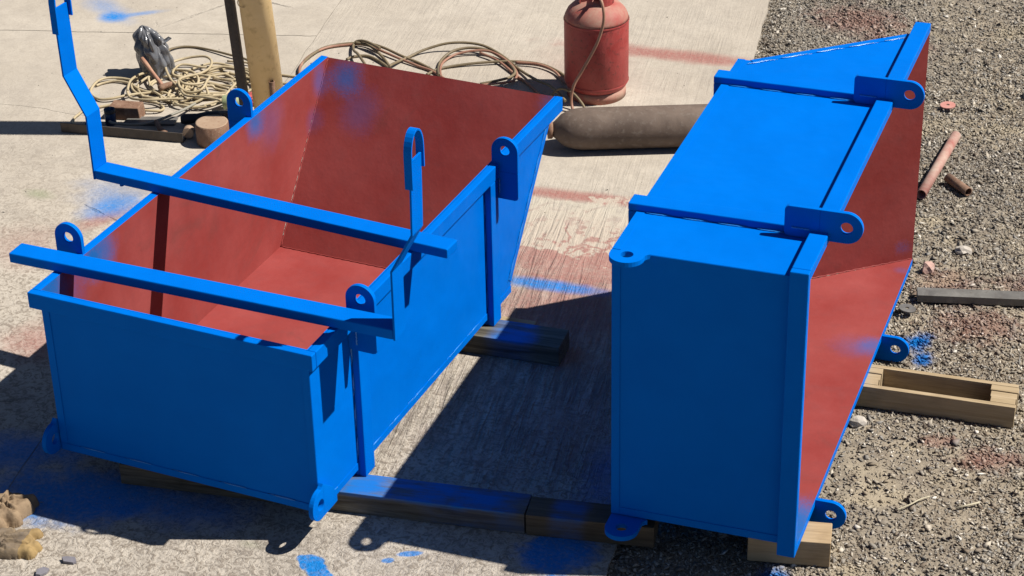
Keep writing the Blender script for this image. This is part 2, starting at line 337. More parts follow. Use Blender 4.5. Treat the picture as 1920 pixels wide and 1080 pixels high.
# ------------------------------------------------------------------ the ground
def edge_x(y): return 1.146 + (y - 5.931) * (1.167 / -5.62)        # right edge of the concrete strip
def joint_x(y): return -1.312 + (y - 4.953) * (.195 / -.871)        # joint between yard and strip
mb = MB(); mb.add([(-900, -900, -.06), (900, -900, -.06), (900, 900, -.06), (-900, 900, -.06)], [(0, 1, 2, 3)])
tag(mb.build('ground', M['gravel']), kind='structure')
def slab(name, mat, left, right, y0, y1, n=140, rag=.0):
    mb = MB(); top = []
    ys = np.linspace(y0, y1, n)
    A = [(left(y) + rag * mnoise.noise(Vector((1.7, y * 6, 0))), y) for y in ys]; B = [(right(y) + rag * mnoise.noise(Vector((5.1, y * 6, 0))) + rag * .6 * mnoise.noise(Vector((9.1, y * 22, 0))), y) for y in ys]
    vs = [(x, y, 0) for x, y in A] + [(x, y, 0) for x, y in B] + [(x, y, -.12) for x, y in A] + [(x, y, -.12) for x, y in B]
    fs = []
    for i in range(n - 1):
        fs += [(i, n + i, n + i + 1, i + 1), (n + i, 3 * n + i, 3 * n + i + 1, n + i + 1), (2 * n + i, i, i + 1, 2 * n + i + 1)]
    mb.add(vs, fs); return tag(mb.build(name, mat), kind='structure')
mb = MB(); mb.add([(-16, -9, -.0022), (joint_x(-9) + .5, -9, -.0022), (joint_x(16) + .5, 16, -.0022), (-16, 16, -.0022)], [(0, 1, 2, 3)])
tag(mb.build('joint_filler', M['filler']), kind='structure')
slab('concrete_strip', M['strip'], lambda y: joint_x(y) + .002, edge_x, -9, 14, 500, .012)
# the yard is cast in bays: two cross joints near the top left of the view
def bay(y0f, y1f, rows, cols, name='concrete_yard'):
    vs = []
    for r_ in range(rows + 1):
        f = r_ / rows; xe = -1.2
        for _ in range(4):
            y = y0f(xe) * (1 - f) + y1f(xe) * f; xe = joint_x(y) - .002 + .012 * mnoise.noise(Vector((1.7, y * 6, 0))) + .006 * min(0, mnoise.noise(Vector((2.2, y * 5, 0))))
        for c_i in range(cols + 1):
            x = -14 + (xe + 14) * (1 - (1 - c_i / cols) ** 1.6); vs.append((x, y0f(x) * (1 - f) + y1f(x) * f, 0))
    k = cols + 1; fs = [(a * k + b, a * k + b + 1, (a + 1) * k + b + 1, (a + 1) * k + b) for a in range(rows) for b in range(cols)]
    mb = MB(); mb.add(vs, fs); return tag(mb.build(name, M['yard']), kind='structure')
jt = lambda off, seed: (lambda x: 4.82 + .347 * x + off + .02 * mnoise.noise(Vector((x * 3, seed, 0))) + .008 * mnoise.noise(Vector((x * 14, seed, 3))))
jt2 = lambda off, seed: (lambda x: 3.16 + .105 * x + off + .03 * mnoise.noise(Vector((x * 2.5, seed, 1))) + .012 * mnoise.noise(Vector((x * 12, seed, 5))))
bay(jt(.0035, 1), lambda x: 16.0, 90, 300); bay(jt2(.0012, 2), jt(-.0035, 1), 40, 300); bay(lambda x: -9.0, jt2(-.0012, 2), 180, 300)
# gravel bed beside the slab: an uneven sheet and loose chips on it
nx, ny = 190, 380
X, Y = np.meshgrid(np.linspace(0, 1, nx), np.linspace(-1.5, 9.5, ny))
XX = edge_x(Y) - .03 + X * 5.5
mb = MB(); vs = []
for j in range(ny):
    for i in range(nx):
        x, y = XX[j, i], Y[j, i]
        z = -.024 + .014 * mnoise.noise(Vector((x * 2.1, y * 2.1, 0))) + .007 * mnoise.noise(Vector((x * 9, y * 9, 4))) + .004 * mnoise.noise(Vector((x * 30, y * 30, 8)))
        z -= .012 * max(0, 1 - (x - edge_x(y)) / .12)
        vs.append((x, y, z))
fs = [(j * nx + i, j * nx + i + 1, (j + 1) * nx + i + 1, (j + 1) * nx + i) for j in range(ny - 1) for i in range(nx - 1)]
mb.add(vs, fs, 0, True); tag(mb.build('gravel_ground', M['gravel']), kind='structure')
def gz(x, y):
    return -.024 + .014 * mnoise.noise(Vector((x * 2.1, y * 2.1, 0))) + .007 * mnoise.noise(Vector((x * 9, y * 9, 4)))
def chips(name, mat, count, region, smin, smax, zf, sig=.5):
    P = region(count); k = len(P)
    base = np.array([(1, 0, 0), (-1, 0, 0), (0, 1, 0), (0, -1, 0), (0, 0, 1), (0, 0, -1)], float)
    tri = np.array([(0, 2, 4), (2, 1, 4), (1, 3, 4), (3, 0, 4), (2, 0, 5), (1, 2, 5), (3, 1, 5), (0, 3, 5)])
    V = base[None] + rng.normal(0, .36, (k, 6, 3))
    s = np.clip(smin * np.exp(np.abs(rng.normal(0, sig, k))), smin, smax)
    V *= s[:, None, None]; V[:, :, 0] *= rng.uniform(.9, 1.7, k)[:, None]; V[:, :, 1] *= rng.uniform(.5, 1, k)[:, None]; V[:, :, 2] *= rng.uniform(.15, .5, k)[:, None]
    th = rng.uniform(0, 2 * np.pi, k); tl = rng.normal(0, .5, k)
    c, sn = np.cos(tl), np.sin(tl); x, z = V[:, :, 0].copy(), V[:, :, 2].copy()
    V[:, :, 0] = x * c[:, None] - z * sn[:, None]; V[:, :, 2] = x * sn[:, None] + z * c[:, None]
    c, sn = np.cos(th), np.sin(th); x, y = V[:, :, 0].copy(), V[:, :, 1].copy()
    V[:, :, 0] = x * c[:, None] - y * sn[:, None]; V[:, :, 1] = x * sn[:, None] + y * c[:, None]
    Z = np.array([zf(a, b) for a, b in P]) + s * rng.uniform(.05, .4, k)
    V += np.concatenate([P, Z[:, None]], 1)[:, None, :]
    V = V.reshape(-1, 3); F = (tri[None] + 6 * np.arange(k)[:, None, None]).reshape(-1, 3)
    me = bpy.data.meshes.new(name); me.vertices.add(len(V)); me.vertices.foreach_set('co', V.ravel())
    me.loops.add(F.size); me.loops.foreach_set('vertex_index', F.ravel().astype(np.int32))
    me.polygons.add(len(F)); me.polygons.foreach_set('loop_start', np.arange(0, F.size, 3, dtype=np.int32)); me.polygons.foreach_set('loop_total', np.full(len(F), 3, dtype=np.int32))
    me.update(calc_edges=True); me.materials.append(mat)
    o = bpy.data.objects.new(name, me); COL.objects.link(o); return o
def reg_gravel(n):
    y = rng.uniform(-.4, 7.3, n); x = edge_x(y) - .01 + rng.uniform(0, 1, n) * (3.83 - (y - .81) * .216 + .55 - edge_x(y))
    dens = np.array([.55 + .9 * mnoise.noise(Vector((a * 1.1, b * 1.1, 20))) for a, b in zip(x, y)]); keep = rng.uniform(0, 1, n) < np.clip(dens + .30, .12, 1)
    return np.stack([x, y], 1)[keep]
tag(chips('gravel_chips', M['chips'], 230000, reg_gravel, .0042, .0185, gz, .52), 'loose angular grey and tan gravel chips beside the slab', 'gravel', kind='stuff')
def reg_grit(n):
    y = rng.uniform(-.8, 6, n); x = joint_x(y) - 1.2 + rng.uniform(0, 3.6, n); k = x < edge_x(y); return np.stack([x, y], 1)[k]
tag(chips('grit', M['stone_grey'], 380, reg_grit, .0022, .009, lambda a, b: 0), 'fine grit and crumbs scattered over the concrete', 'grit', kind='stuff')

# ------------------------------------------------------------------ the two steel bins
def arc(cx, cy, r, a0, a1, n=10): return [(cx + r * math.cos(a0 + (a1 - a0) * i / n), cy + r * math.sin(a0 + (a1 - a0) * i / n)) for i in range(n + 1)]
def plate_with_hole(outline, c, r, to3, t0, t1):
    """flat plate with a round hole: outline 2-D, to3(p, t) gives the 3-D point"""
    n = len(outline); hole = []
    angs = [math.atan2(p[1] - c[1], p[0] - c[0]) for p in outline]
    hole = [(c[0] + r * math.cos(a), c[1] + r * math.sin(a)) for a in angs]
    mb = MB(); vs = [to3(p, t0) for p in outline] + [to3(p, t0) for p in hole] + [to3(p, t1) for p in outline] + [to3(p, t1) for p in hole]
    fs = []
    for i in range(n):
        j = (i + 1) % n
        fs += [(i, j, n + j, n + i), (2 * n + j, 2 * n + i, 3 * n + i, 3 * n + j), (j, i, 2 * n + i, 2 * n + j), (n + i, n + j, 3 * n + j, 3 * n + i)]
    mb.add(vs, fs); return mb
def densify(P, m=.012):
    out = []
    for i in range(len(P)):
        a, b = Vector(P[i]), Vector(P[(i + 1) % len(P)]); k = max(1, int((b - a).length / m))
        out += [tuple(a.lerp(b, j / k)) for j in range(k)]
    return out
def fix_normals(o):
    bm = bmesh.new(); bm.from_mesh(o.data); bmesh.ops.recalc_face_normals(bm, faces=bm.faces); bm.to_mesh(o.data); bm.free(); return o

def make_bin(root, W, H, L1, L2, v1, v2, prim, lug_far, tipped):
    p, h, t, k, s = .0342, .0702, .0811, .0566, .006
    B, I = M['blue'], prim
    def side(u0, u1, inner_hi):
        """side sheet: trapezoid; the inner face carries the primer"""
        mb = MB(); O = [(0, 0), (L1, 0), (L1, k), (L2, H), (0, H)]
        A_ = [(u0, a, b) for a, b in O]; B_ = [(u1, a, b) for a, b in O]; n = len(O)
        o = mb.add(A_ + B_, [(i, (i + 1) % n, n + (i + 1) % n, n + i) for i in range(n)], 0)
        mb.f.append(tuple(reversed(range(n)))); mb.mi.append(0 if inner_hi else 1); mb.sm.append(False)
        mb.f.append(tuple(n + i for i in range(n))); mb.mi.append(1 if inner_hi else 0); mb.sm.append(False)
        return fix_normals(mb.build('side_panel', [B, I], root))
    side_a, side_b = side(0, s, True), side(W - s, W, False); weld_home = side_a if tipped else side_b
    def sheet(name, corners, nrm, inner_first=True):
        """thin sheet between corner loop and its offset by nrm; first loop = inside (primer)"""
        mb = MB(); A_ = [Vector(c) for c in corners]; B_ = [a + Vector(nrm) for a in A_]; n = len(A_)
        mb.add(A_ + B_, [(i, (i + 1) % n, n + (i + 1) % n, n + i) for i in range(n)], 0)
        mb.f.append(tuple(reversed(range(n)))); mb.mi.append(1); mb.sm.append(False)
        mb.f.append(tuple(n + i for i in range(n))); mb.mi.append(0); mb.sm.append(False)
        return fix_normals(mb.build(name, [B, I], root))
    a, b = s + .0004, W - s - .0004
    sheet('end_panel', [(a, s, .001), (b, s, .001), (b, s, H - .001), (a, s, H - .001)], (0, -s + .0002, 0))
    sheet('floor_panel', [(a, s, s), (b, s, s), (b, L1 - .026, s), (a, L1 - .026, s)], (0, 0, -s + .0003))
    dv, dw = L2 - (L1 - .03), H - s; ln = math.hypot(dv, dw); nn = Vector((0, dw / ln * .0055, -dv / ln * .0055))
    sheet('sloped_panel', [(a, L1 - .028, s - .001), (b, L1 - .028, s - .001), (b, L2 - .003, H - .001), (a, L2 - .003, H - .001)], nn)
    sheet('heel_strip', [(a, L1 - .026, .0005), (b, L1 - .026, .0005), (b, L1 - .001, .0005), (a, L1 - .001, .0005)], (0, 0, .005)).data.materials[1] = B
    # rim bars round the open top
    def bar(name, A_, B_, bev=.004):
        mb = MB(); mb.box(A_, B_); return mb.build(name, B, root, bev)
    bar('rim_bar', (-p, -p, H - h), (W + p, -.0008, H + .001))
    bar('rim_bar', (-p, -.0004, H - h), (-.0008, L2 + .006, H + .0005)); bar('rim_bar', (W + .0008, -.0004, H - h), (W + p, L2 + .006, H + .0005))
    # two ribs that wrap the sides and the floor
    for vv in (v1, v2):
        mb = MB(); mb.box((-p + .0015, vv, -p), (-.0008, vv + t, H - h - .0008)); mb.box((W + .0008, vv, -p), (W + p - .0015, vv + t, H - h - .0008)); mb.box((-.0004, vv + .0006, -p + .0003), (W + .0004, vv + t - .0006, -.0008))
        mb.build('rib', B, root, .004)
    # folded edge strips on the outside of the sheets
    e, q = .034, .0032
    sl = Vector((0, L2 - L1, H - k)).normalized(); sn = Vector((0, -sl.z, sl.y))     # along the slope, and inwards from its edge
    for (u0, u1) in ((-q, -.0004), (W + .0004, W + q)):
        for (x0, x1) in ((.001, v1 - .001), (v1 + t + .001, v2 - .001), (v2 + t + .001, L1 - .001)):
            bar('edge_strip', (u0, x0, .0006), (u1, x1, e), .001)
        p0 = Vector((0, L1, k)); p1 = Vector((0, L2, H)) - sl * (h + .02)
        mb = MB(); Q = [p0, p1, p1 + sn * e, p0 + sn * e]
        mb.prism([(u0, c.y, c.z) for c in Q], [(u1, c.y, c.z) for c in Q]); fix_normals(mb.build('edge_strip', B, root, .001))
    bar('edge_strip', (.0006, -q, .0006), (W - .0006, -.0004, e), .001)
    for (u0, u1) in ((.0006, e), (W - e, W - .0006)): bar('edge_strip', (u0, -q, e + .0006), (u1, -.0004, H - h - .001), .001)
    # stitch welds
    bmsh = None
    def bead(c, d, ln, r=.0046):
        nonlocal bmsh
        if bmsh is None:
            mb = MB(); mb.tube([(x, .1 * math.sin(x * 40), 0) for x in np.linspace(-.5, .5, 9)], [.5, .95, .8, 1, .8, 1, .85, .95, .45], 6); ob = mb.build('weld_bead', M['bead'], weld_home); bmsh = ob.data
        else:
            ob = bpy.data.objects.new('weld_bead', bmsh); COL.objects.link(ob); ob.parent = weld_home
        d = Vector(d).normalized(); ob.location = c; ob.rotation_mode = 'QUATERNION'; ob.rotation_quaternion = d.to_track_quat('X', 'Z'); ob.scale = (ln, r, r)
    us = (-.002,) if tipped else (W + .002,)
    for u in us:
        L_ = (Vector((0, L2, H)) - Vector((0, L1, k))).length
        for i in range(5):
            c = Vector((u, L1, k)) + sl * (.05 + i * (L_ - .2) / 4.2) + sn * e; bead(c, sl, .085 + .03 * random.random())
        for i in range(0 if tipped else 9):
            y = .1 + i * (L1 - .15) / 9 + random.uniform(-.02, .02)
            if min(abs(y - v1 - .04), abs(y - v2 - .04)) > .09: bead((u, y, e), (0, 1, 0), .06 + .05 * random.random(), .0032)
        for i in range(0 if tipped else 5): bead((.15 + i * .22, -.002, e), (1, 0, 0), .08, .003)
    for vv in (v1, v2):
        for i in range(4): bead((us[0], vv - .003, .10 + i * (H - .25) / 3.4), (0, .02, 1), .075 + .02 * random.random(), .0042)
    # seams inside
    mb = MB(); mb.tube([(s + .002 + .0018 * math.sin(i * 2.1), L1 - .03 + (L2 - L1 + .025) * i / 60, s + (H - s - .006) * i / 60) for i in range(61)], .0035, 5)
    mb.build('weld_seam', I, root); mb = MB(); mb.tube([(W - s - .002 + .0018 * math.sin(i * 2.1), L1 - .03 + (L2 - L1 + .025) * i / 60, s + (H - s - .006) * i / 60) for i in range(61)], .0035, 5)
    mb.build('weld_seam', I, root); mb = MB(); mb.tube([(s + (W - 2 * s) * i / 80, L1 - .031 + .0018 * math.sin(i * 2.1), s + .002) for i in range(81)], .0032, 5)
    mb.build('weld_seam', I, root)
    # lifting eyes on the rim
    r, ce = .0625, .822
    for sgn, u_w in ((-1, -.0012), (1, W + .0012)):
        for vv in ((v1 + .012 if tipped and sgn > 0 else v1 - .0205), lug_far[0 if sgn < 0 else 1]):
            O = [(0.0, .60), (.016, .585), (.109, .585), (.125, .60)] + arc(.0625, ce, r, 0, math.pi, 16)
            if sgn > 0: O2 = O
            O2 = densify(O, .014)
            cen = (.0625, ce); n_ = len(O2)
            to3 = (lambda P, t_, sg=sgn, uw=u_w, v_=vv: (uw + sg * P[0], v_ + t_, P[1] * (H / .7564)))
            # outline is star shaped about a point between hole and foot only if the foot is cut: build ring + foot
            ring = densify([(.0, .72), (.125, .72)] + arc(.0625, ce, r, 0, math.pi, 18), .014)
            mb = plate_with_hole(ring, cen, .024, to3, 0, .0195)
            foot = [(.0, .7197), (.0, .600), (.006, .589), (.016, .585), (.109, .585), (.119, .589), (.125, .600), (.125, .7197)]
            mb.prism([to3(P, 0) for P in foot], [to3(P, .0195) for P in foot])
            eye = fix_normals(mb.build('lifting_eye', B, root, .0015))
            mb = MB(); mb.tube([to3((.0375 + .0012 * math.sin(i * 2.3), .612 + .07 * i / 14), -.001) for i in range(15)], [.0042 + .0008 * math.sin(i * 1.9) for i in range(15)], 6); mb.build('weld_fillet', M['bead'], eye)
    # towing eyes at the foot of the end panel
    for sgn, u_w in ((-1, -.0042), (1, W + .0042)):
        top = tipped and sgn < 0
        u0, u1 = (-.004, .0165) if top else ((u_w - .02, u_w) if sgn < 0 else (u_w, u_w + .02))
        back = -.0042 if top else .10
        to3 = lambda P, t_: (t_, P[0], P[1])
        ex = -.078 if tipped and sgn > 0 else -.030
        O = [(-.0042, .150), (-.012, .140), (-.022, .133)] + [(a_, b_) for a_, b_ in arc(ex, .067, .066, math.pi / 2, 1.5 * math.pi, 16)] + [(-.0042, .001)]
        mb = plate_with_hole(densify(O, .012), (ex, .067), .024, to3, u0, u1)
        if back > 0: Q = [(-.004, .001), (back, .001), (back, .045), (back - .03, .09), (-.004, .150)]; mb.prism([to3(P, u0) for P in Q], [to3(P, u1) for P in Q])
        fix_normals(mb.build('towing_eye', B, root, .0015))

b1 = thing('steel_bin', 'blue steel bin standing upright, open top showing the red primed inside', 'skip bin', group='blue steel skip bins')
b1.matrix_world = Matrix(((1, 0, -.0, 0), (0, 1, 0, 0), (-.0039, .0016, 1, .1343 + .0007), (0, 0, 0, 1)))
make_bin(b1, 1.2, .7564, 1.8609, 2.4122, .3297, 1.5994, M['prim1'], (1.6830, 1.6830), False)
b2 = thing('steel_bin', 'blue steel bin tipped on its side, open mouth facing the gravel', 'skip bin', group='blue steel skip bins')
c_, s_ = math.cos(.072), math.sin(.072)
cu = Vector((.0081, -.0169, -1)).normalized(); cv = Vector((-s_, c_, -.0169)); cv = (cv - cu * cv.dot(cu)).normalized(); cw = cu.cross(cv)
b2.matrix_world = Matrix(((cu.x, cv.x, cw.x, 2.253), (cu.y, cv.y, cw.y, .4516), (cu.z, cv.z, cw.z, 1.3107), (0, 0, 0, 1)))
make_bin(b2, 1.1765, .747, 1.8567, 2.4316, .3158, 1.5685, M['prim2'], (1.5480, 1.6800), True)

# ------------------------------------------------------------------ two loose locking bars lying across the upright bin
def locking_bar(label, P0, P1, right):
    """rectangular tube from P0 to P1 (near lower edge, left to right) with a cranked strap handle at one end"""
    P0, P1 = Vector(P0), Vector(P1); d = P1 - P0; L = d.length; yaw = math.atan2(d.y, d.x)
    t = thing('locking_bar', label, 'locking bar', P0, yaw, 'blue locking bars across the upright bin')
    D, Hh = .094, .045
    mb = MB(); mb.box((0, 0, .001), (L, D, Hh)); mb.build('tube', M['blue'], t, .005)
    sg = 1 if right else -1; x0 = L + .0005 if right else -.0005; th = .009
    prof = [(0, -.001), (.002, .30), (.094, .472), (.100, .775)]
    def off(i):   # strap centre line thickened along its normal
        pts = [Vector((x, 0, z)) for x, z in prof]; out = []
        for k in range(len(pts)):
            a = pts[max(k - 1, 0)]; b = pts[min(k + 1, len(pts) - 1)]; tt = (b - a).normalized(); out.append(pts[k] + Vector((tt.z, 0, -tt.x)) * i)
        return out
    A_, B_ = off(0), off(th); poly = [(x0 + sg * v.x, v.z) for v in A_] + [(x0 + sg * v.x, v.z) for v in reversed(B_)]
    mb = MB(); n = len(poly); m = len(prof)
    vs = [(x, 0, z) for x, z in poly] + [(x, D, z) for x, z in poly]
    mb.add(vs, [(i, (i + 1) % n, n + (i + 1) % n, n + i) for i in range(n)] + [(i, i + 1, n - 2 - i, n - 1 - i) for i in range(m - 1)] + [(n + i + 1, n + i, 2 * n - 1 - i, 2 * n - 2 - i) for i in range(m - 1)])
    strap = fix_normals(mb.build('handle_strap', M['blue'], t, .0015))
    # loop of flat bar welded to the two edges of the strap
    path = [(-.0045, .665), (-.0045, .80)] + [(D / 2 + (D / 2 + .0045) * math.cos(a), .80 + .085 * math.sin(a)) for a in np.linspace(math.pi, 0, 15)[1:-1]] + [(D + .0045, .80), (D + .0045, .715)]
    mb = MB(); xa = x0 + sg * (.097 - .012); xb = x0 + sg * (.097 + .020); th2 = .0042
    pts = [Vector((0, y, z)) for y, z in path]; In, Out = [], []
    for k_ in range(len(pts)):
        a = pts[max(k_ - 1, 0)]; b = pts[min(k_ + 1, len(pts) - 1)]; tt = (b - a).normalized(); nn = Vector((0, -tt.z, tt.y)); In.append(pts[k_] - nn * th2); Out.append(pts[k_] + nn * th2)
    n = len(pts); vs = [(xa, v.y, v.z) for v in In] + [(xa, v.y, v.z) for v in Out] + [(xb, v.y, v.z) for v in In] + [(xb, v.y, v.z) for v in Out]; fs = []
    for i in range(n - 1): fs += [(i, i + 1, n + i + 1, n + i), (2 * n + i, 3 * n + i, 3 * n + i + 1, 2 * n + i + 1), (n + i, n + i + 1, 3 * n + i + 1, 3 * n + i), (i, 2 * n + i, 2 * n + i + 1, i + 1)]
    fs += [(0, n, 3 * n, 2 * n), (n - 1, 3 * n - 1, 4 * n - 1, 2 * n - 1)]
    mb.add(vs, fs); fix_normals(mb.build('loop', M['blue'], strap, .001))
    if not right:
        mb = MB(); mb.lathe([(.009, 0), (.009, .02)], 10, Matrix.Translation((.115, .03, -.019))); mb.build('stop_pin', M['blue'], t)
    return t
zr = .8912
locking_bar('near blue locking bar, its cranked loop handle rising at the right end', (-.235, .141, zr), (1.470, .180, zr - .003), True)
locking_bar('far blue locking bar, its cranked loop handle rising at the left end', (-.322, .893, zr), (1.394, .823, zr - .003), False)

# ------------------------------------------------------------------ timbers
def timber(name, label, mat, p0, p1, depth, height, group=None, cat='timber'):
    p0, p1 = Vector(p0), Vector(p1); d = p1 - p0; t = MB(); L = d.length
    n = 14; vs = []
    for i in range(n + 1):
        x = L * i / n; j = lambda s: .0022 * mnoise.noise(Vector((x * 5, s, p0.x)))
        vs += [(x, j(1), j(2) + .002), (x, depth + j(3), j(4) + .002), (x, depth + j(5), height + j(6) * .5 - .001), (x, j(7), height + j(8) * .5 - .001)]
    fs = [(4 * i + k, 4 * i + (k + 1) % 4, 4 * i + 4 + (k + 1) % 4, 4 * i + 4 + k) for i in range(n) for k in range(4)] + [(0, 1, 2, 3), (4 * n + 3, 4 * n + 2, 4 * n + 1, 4 * n)]
    t.add(vs, fs); o = fix_normals(t.build(name, mat, None, .003, p0)); o.rotation_euler = (0, 0, math.atan2(d.y, d.x))
    return tag(o, label, cat, group)
timber('timber_bearer', 'long dark timber with blue overspray under the front of the upright bin', M['timber'], (.246, .032, 0), (1.93, .333, 0), .142, .0995)
timber('timber_bearer', 'short dark timber butted to the long one, under the tipped bin corner', M['timber_end'], (1.936, .334, 0), (2.44, .44, 0), .13, .0995)
timber('timber_bearer', 'timber under the rear of the upright bin with a blue band across it', M['timber_rear'], (.45, 1.425, 0), (1.575, 1.54, 0), .165, .0995)
timber('wood_block', 'clean pale wood block under the near corner of the tipped bin', M['block'], (2.80, .526, -.02), (3.113, .606, -.02), .135, .119, cat='wood block')
timber('splinter', 'pale splinter of wood lying behind the rear timber', M['frame'], (1.15, 1.80, 0), (1.335, 1.815, 0), .035, .012, cat='wood chip')
fr = thing('spacer_frame', 'open wooden frame of planks and stacked spacers lying on gravel under the tipped bin', 'wood frame', (2.70, 1.735, -.018), math.atan2(.074, .634))
def plank(name, a, b):
    mb = MB(); mb.box(a, b); return mb.build(name, M['frame'], fr, .0015)
plank('plank', (0, 0, 0), (.872, .024, .105)); plank('plank', (-.01, .165, 0), (.868, .189, .105))
for x0 in (.17, .762):
    for i in range(3): plank('spacer', (x0 - .004 * i, .0255 + i * .0468, .012), (x0 + .105 + .003 * i, .0255 + i * .0468 + .043, .1055 - .003 * (i % 2)))

# ------------------------------------------------------------------ gas bottle, hose, oxygen cylinder
gb = thing('gas_bottle', 'red domed gas bottle standing behind the upright bin', 'gas bottle', (.655, 4.285, 0))
R = .180
prof = [(.150, .055), (.166, .062), (R, .085), (R, .445), (R - .001, .452), (R, .459), (R - .004, .478), (R - .018, .508), (R - .045, .535), (R - .085, .556), (R - .13, .566), (.03, .570)]
mb = MB(); mb.lathe([pp for pp in prof if pp[1] < .46], 48, caps=True); mb.build('body', M['gas_red'], gb)
mb = MB(); mb.lathe([(R - .0005, .4585)] + [pp for pp in prof if pp[1] > .46], 48, caps=True); mb.build('dome', M['gas_dust'], gb)
mb = MB(); mb.lathe([(R + .001, .449), (R + .0035, .4555), (R + .001, .462)], 48, caps=False); mb.build('weld_seam', M['gas_red'], gb); mb = MB(); mb.lathe([(R + .001, .088), (R + .003, .092), (R + .001, .097)], 48, caps=False); mb.build('weld_seam', M['gas_red'], gb)
mb = MB(); mb.lathe([(.160, .0), (.166, .0), (.166, .058), (.160, .058)], 40, caps=False); mb.build('foot_ring', M['gas_dust'], gb)
mb = MB()
for a0, a1 in ((-.9, 1.3), (2.1, 3.9)):
    A_ = [(.098 * math.cos(a), .098 * math.sin(a)) for a in np.linspace(a0, a1, 14)]; B_ = [(.092 * math.cos(a), .092 * math.sin(a)) for a in np.linspace(a1, a0, 14)]
    P = A_ + B_; n = len(P); vs = [(x, y, .556) for x, y in P] + [(x, y, .70) for x, y in P]
    mb.add(vs, [(i, (i + 1) % n, n + (i + 1) % n, n + i) for i in range(n)] + [(i, i + 1, n - 2 - i, n - 1 - i) for i in range(13)] + [(n + i + 1, n + i, 2 * n - 1 - i, 2 * n - 2 - i) for i in range(13)])
fix_normals(mb.build('guard_collar', M['gas_red'], gb))
mb = MB(); mb.lathe([(.022, .566), (.022, .60), (.014, .605), (.014, .64), (.025, .645), (.025, .665), (.01, .67)], 16); mb.tube([(0, 0, .615), (.03, -.06, .62), (.045, -.10, .632)], .011, 10); mb.build('valve', M['brass'], gb)
mb = MB(); mb.tube(spline([(.698, 4.19, .632), (.73, 4.13, .655), (.760, 4.095, .645), (.776, 4.085, .60), (.779, 4.083, .545), (.770, 4.078, .488), (.744, 4.07, .404), (.70, 4.062, .309), (.657, 4.05, .223), (.625, 4.03, .154), (.612, 4.02, .083), (.625, 4.0, .03), (.67, 3.95, .012), (.75, 3.90, .009), (.86, 3.91, .009)], 6), .0085, 8)
tag(mb.build('rubber_hose', M['hose_red']), 'reddish rubber hose hanging down the front of the red gas bottle', 'hose')
mb = MB(); mb.tube(spline([(.48, 3.98, .03), (.49, 4.05, .07), (.53, 4.075, .095), (.60, 4.065, .085), (.67, 4.03, .05), (.73, 3.98, .012), (.80, 3.93, .008), (.9, 3.95, .008)], 6), .0075, 8)
tag(mb.build('rubber_hose', M['hose']), 'short brown hose arching over the ground at the foot of the gas bottle', 'hose')
ax0, ax1 = Vector((.700, 3.545, .1135)), Vector((1.429, 3.893, .1135)); dd = (ax1 - ax0).normalized()
frm = dd.to_track_quat('Z', 'Y').to_matrix().to_4x4(); frm.translation = ax0
ox = thing('gas_cylinder', 'brown weathered long gas cylinder lying on the concrete', 'gas cylinder', (0, 0, 0))
mb = MB(); mb.lathe([(.034, .0), (.040, .004), (.056, .022), (.080, .046), (.098, .080), (.108, .115), (.1135, .16), (.1135, 1.40), (.105, 1.425), (.08, 1.44), (.01, 1.443)], 40, frm); mb.build('body', M['ox'], ox)
mb = MB(); mb.lathe([(.044, -.028), (.049, -.026), (.049, -.004), (.040, .002)], 24, frm, caps=True); mb.build('neck_ring', M['rust'], ox)
mb = MB(); mb.lathe([(.022, -.075), (.026, -.07), (.026, -.029)], 16, frm); mb.build('valve', M['brass'], ox)

# ------------------------------------------------------------------ yellow post with the bar beside it
ps = thing('yellow_post', 'thick round yellow post rising beside the cable heap', 'post', (-.806, 3.192, 0))
def leaning(dx, dy, x0=0, y0=0): return Matrix(((1, 0, dx, x0), (0, 1, dy, y0), (0, 0, 1, 0), (0, 0, 0, 1)))
mb = MB(); mb.lathe([(.086, 0), (.0855, 2.6)], 40, leaning(-.052, -.016)); mb.build('tube', M['yellow'], ps)
mb = MB(); mb.lathe([(.016, .0), (.016, .325)], 14, leaning(0, 0, .052, -.062), caps=False); mb.lathe([(.012, .325), (.012, .02)], 14, leaning(0, 0, .052, -.062), caps=False); mb.lathe([(.016, .325), (.012, .325)], 14, leaning(0, 0, .052, -.062), caps=False); mb.build('pipe_stub', M['rust'], ps)
mb = MB(); A_ = [(math.cos(a) * .028, math.sin(a) * .028) for a in np.linspace(0, 2 * math.pi, 25)]
mb.tube([(-.062 + .9 * a * .9, -.098 + .45 * a, .775 + b) for a, b in A_], .003, 6, cap=False); mb.build('weld_ring', M['yellow'], ps)
mb = MB()
for x0, y0, wd, dp in ((-.012, 0, .042, .012), (.0315, .002, .011, .03)):
    A_ = [(x0, y0, 0), (x0 + wd, y0 + wd * .35, 0), (x0 + wd - dp * .3, y0 + wd * .35 + dp, 0), (x0 - dp * .3, y0 + dp, 0)]
    mb.prism(A_, [(x - .128, y - .035, 2.5) for x, y, z in A_])
o = fix_normals(mb.build('angle_bar', M['steel_dark'], None, .001, (-.945, 3.128, 0))); tag(o, 'tall dark steel angle bar standing against the yellow post', 'steel bar')

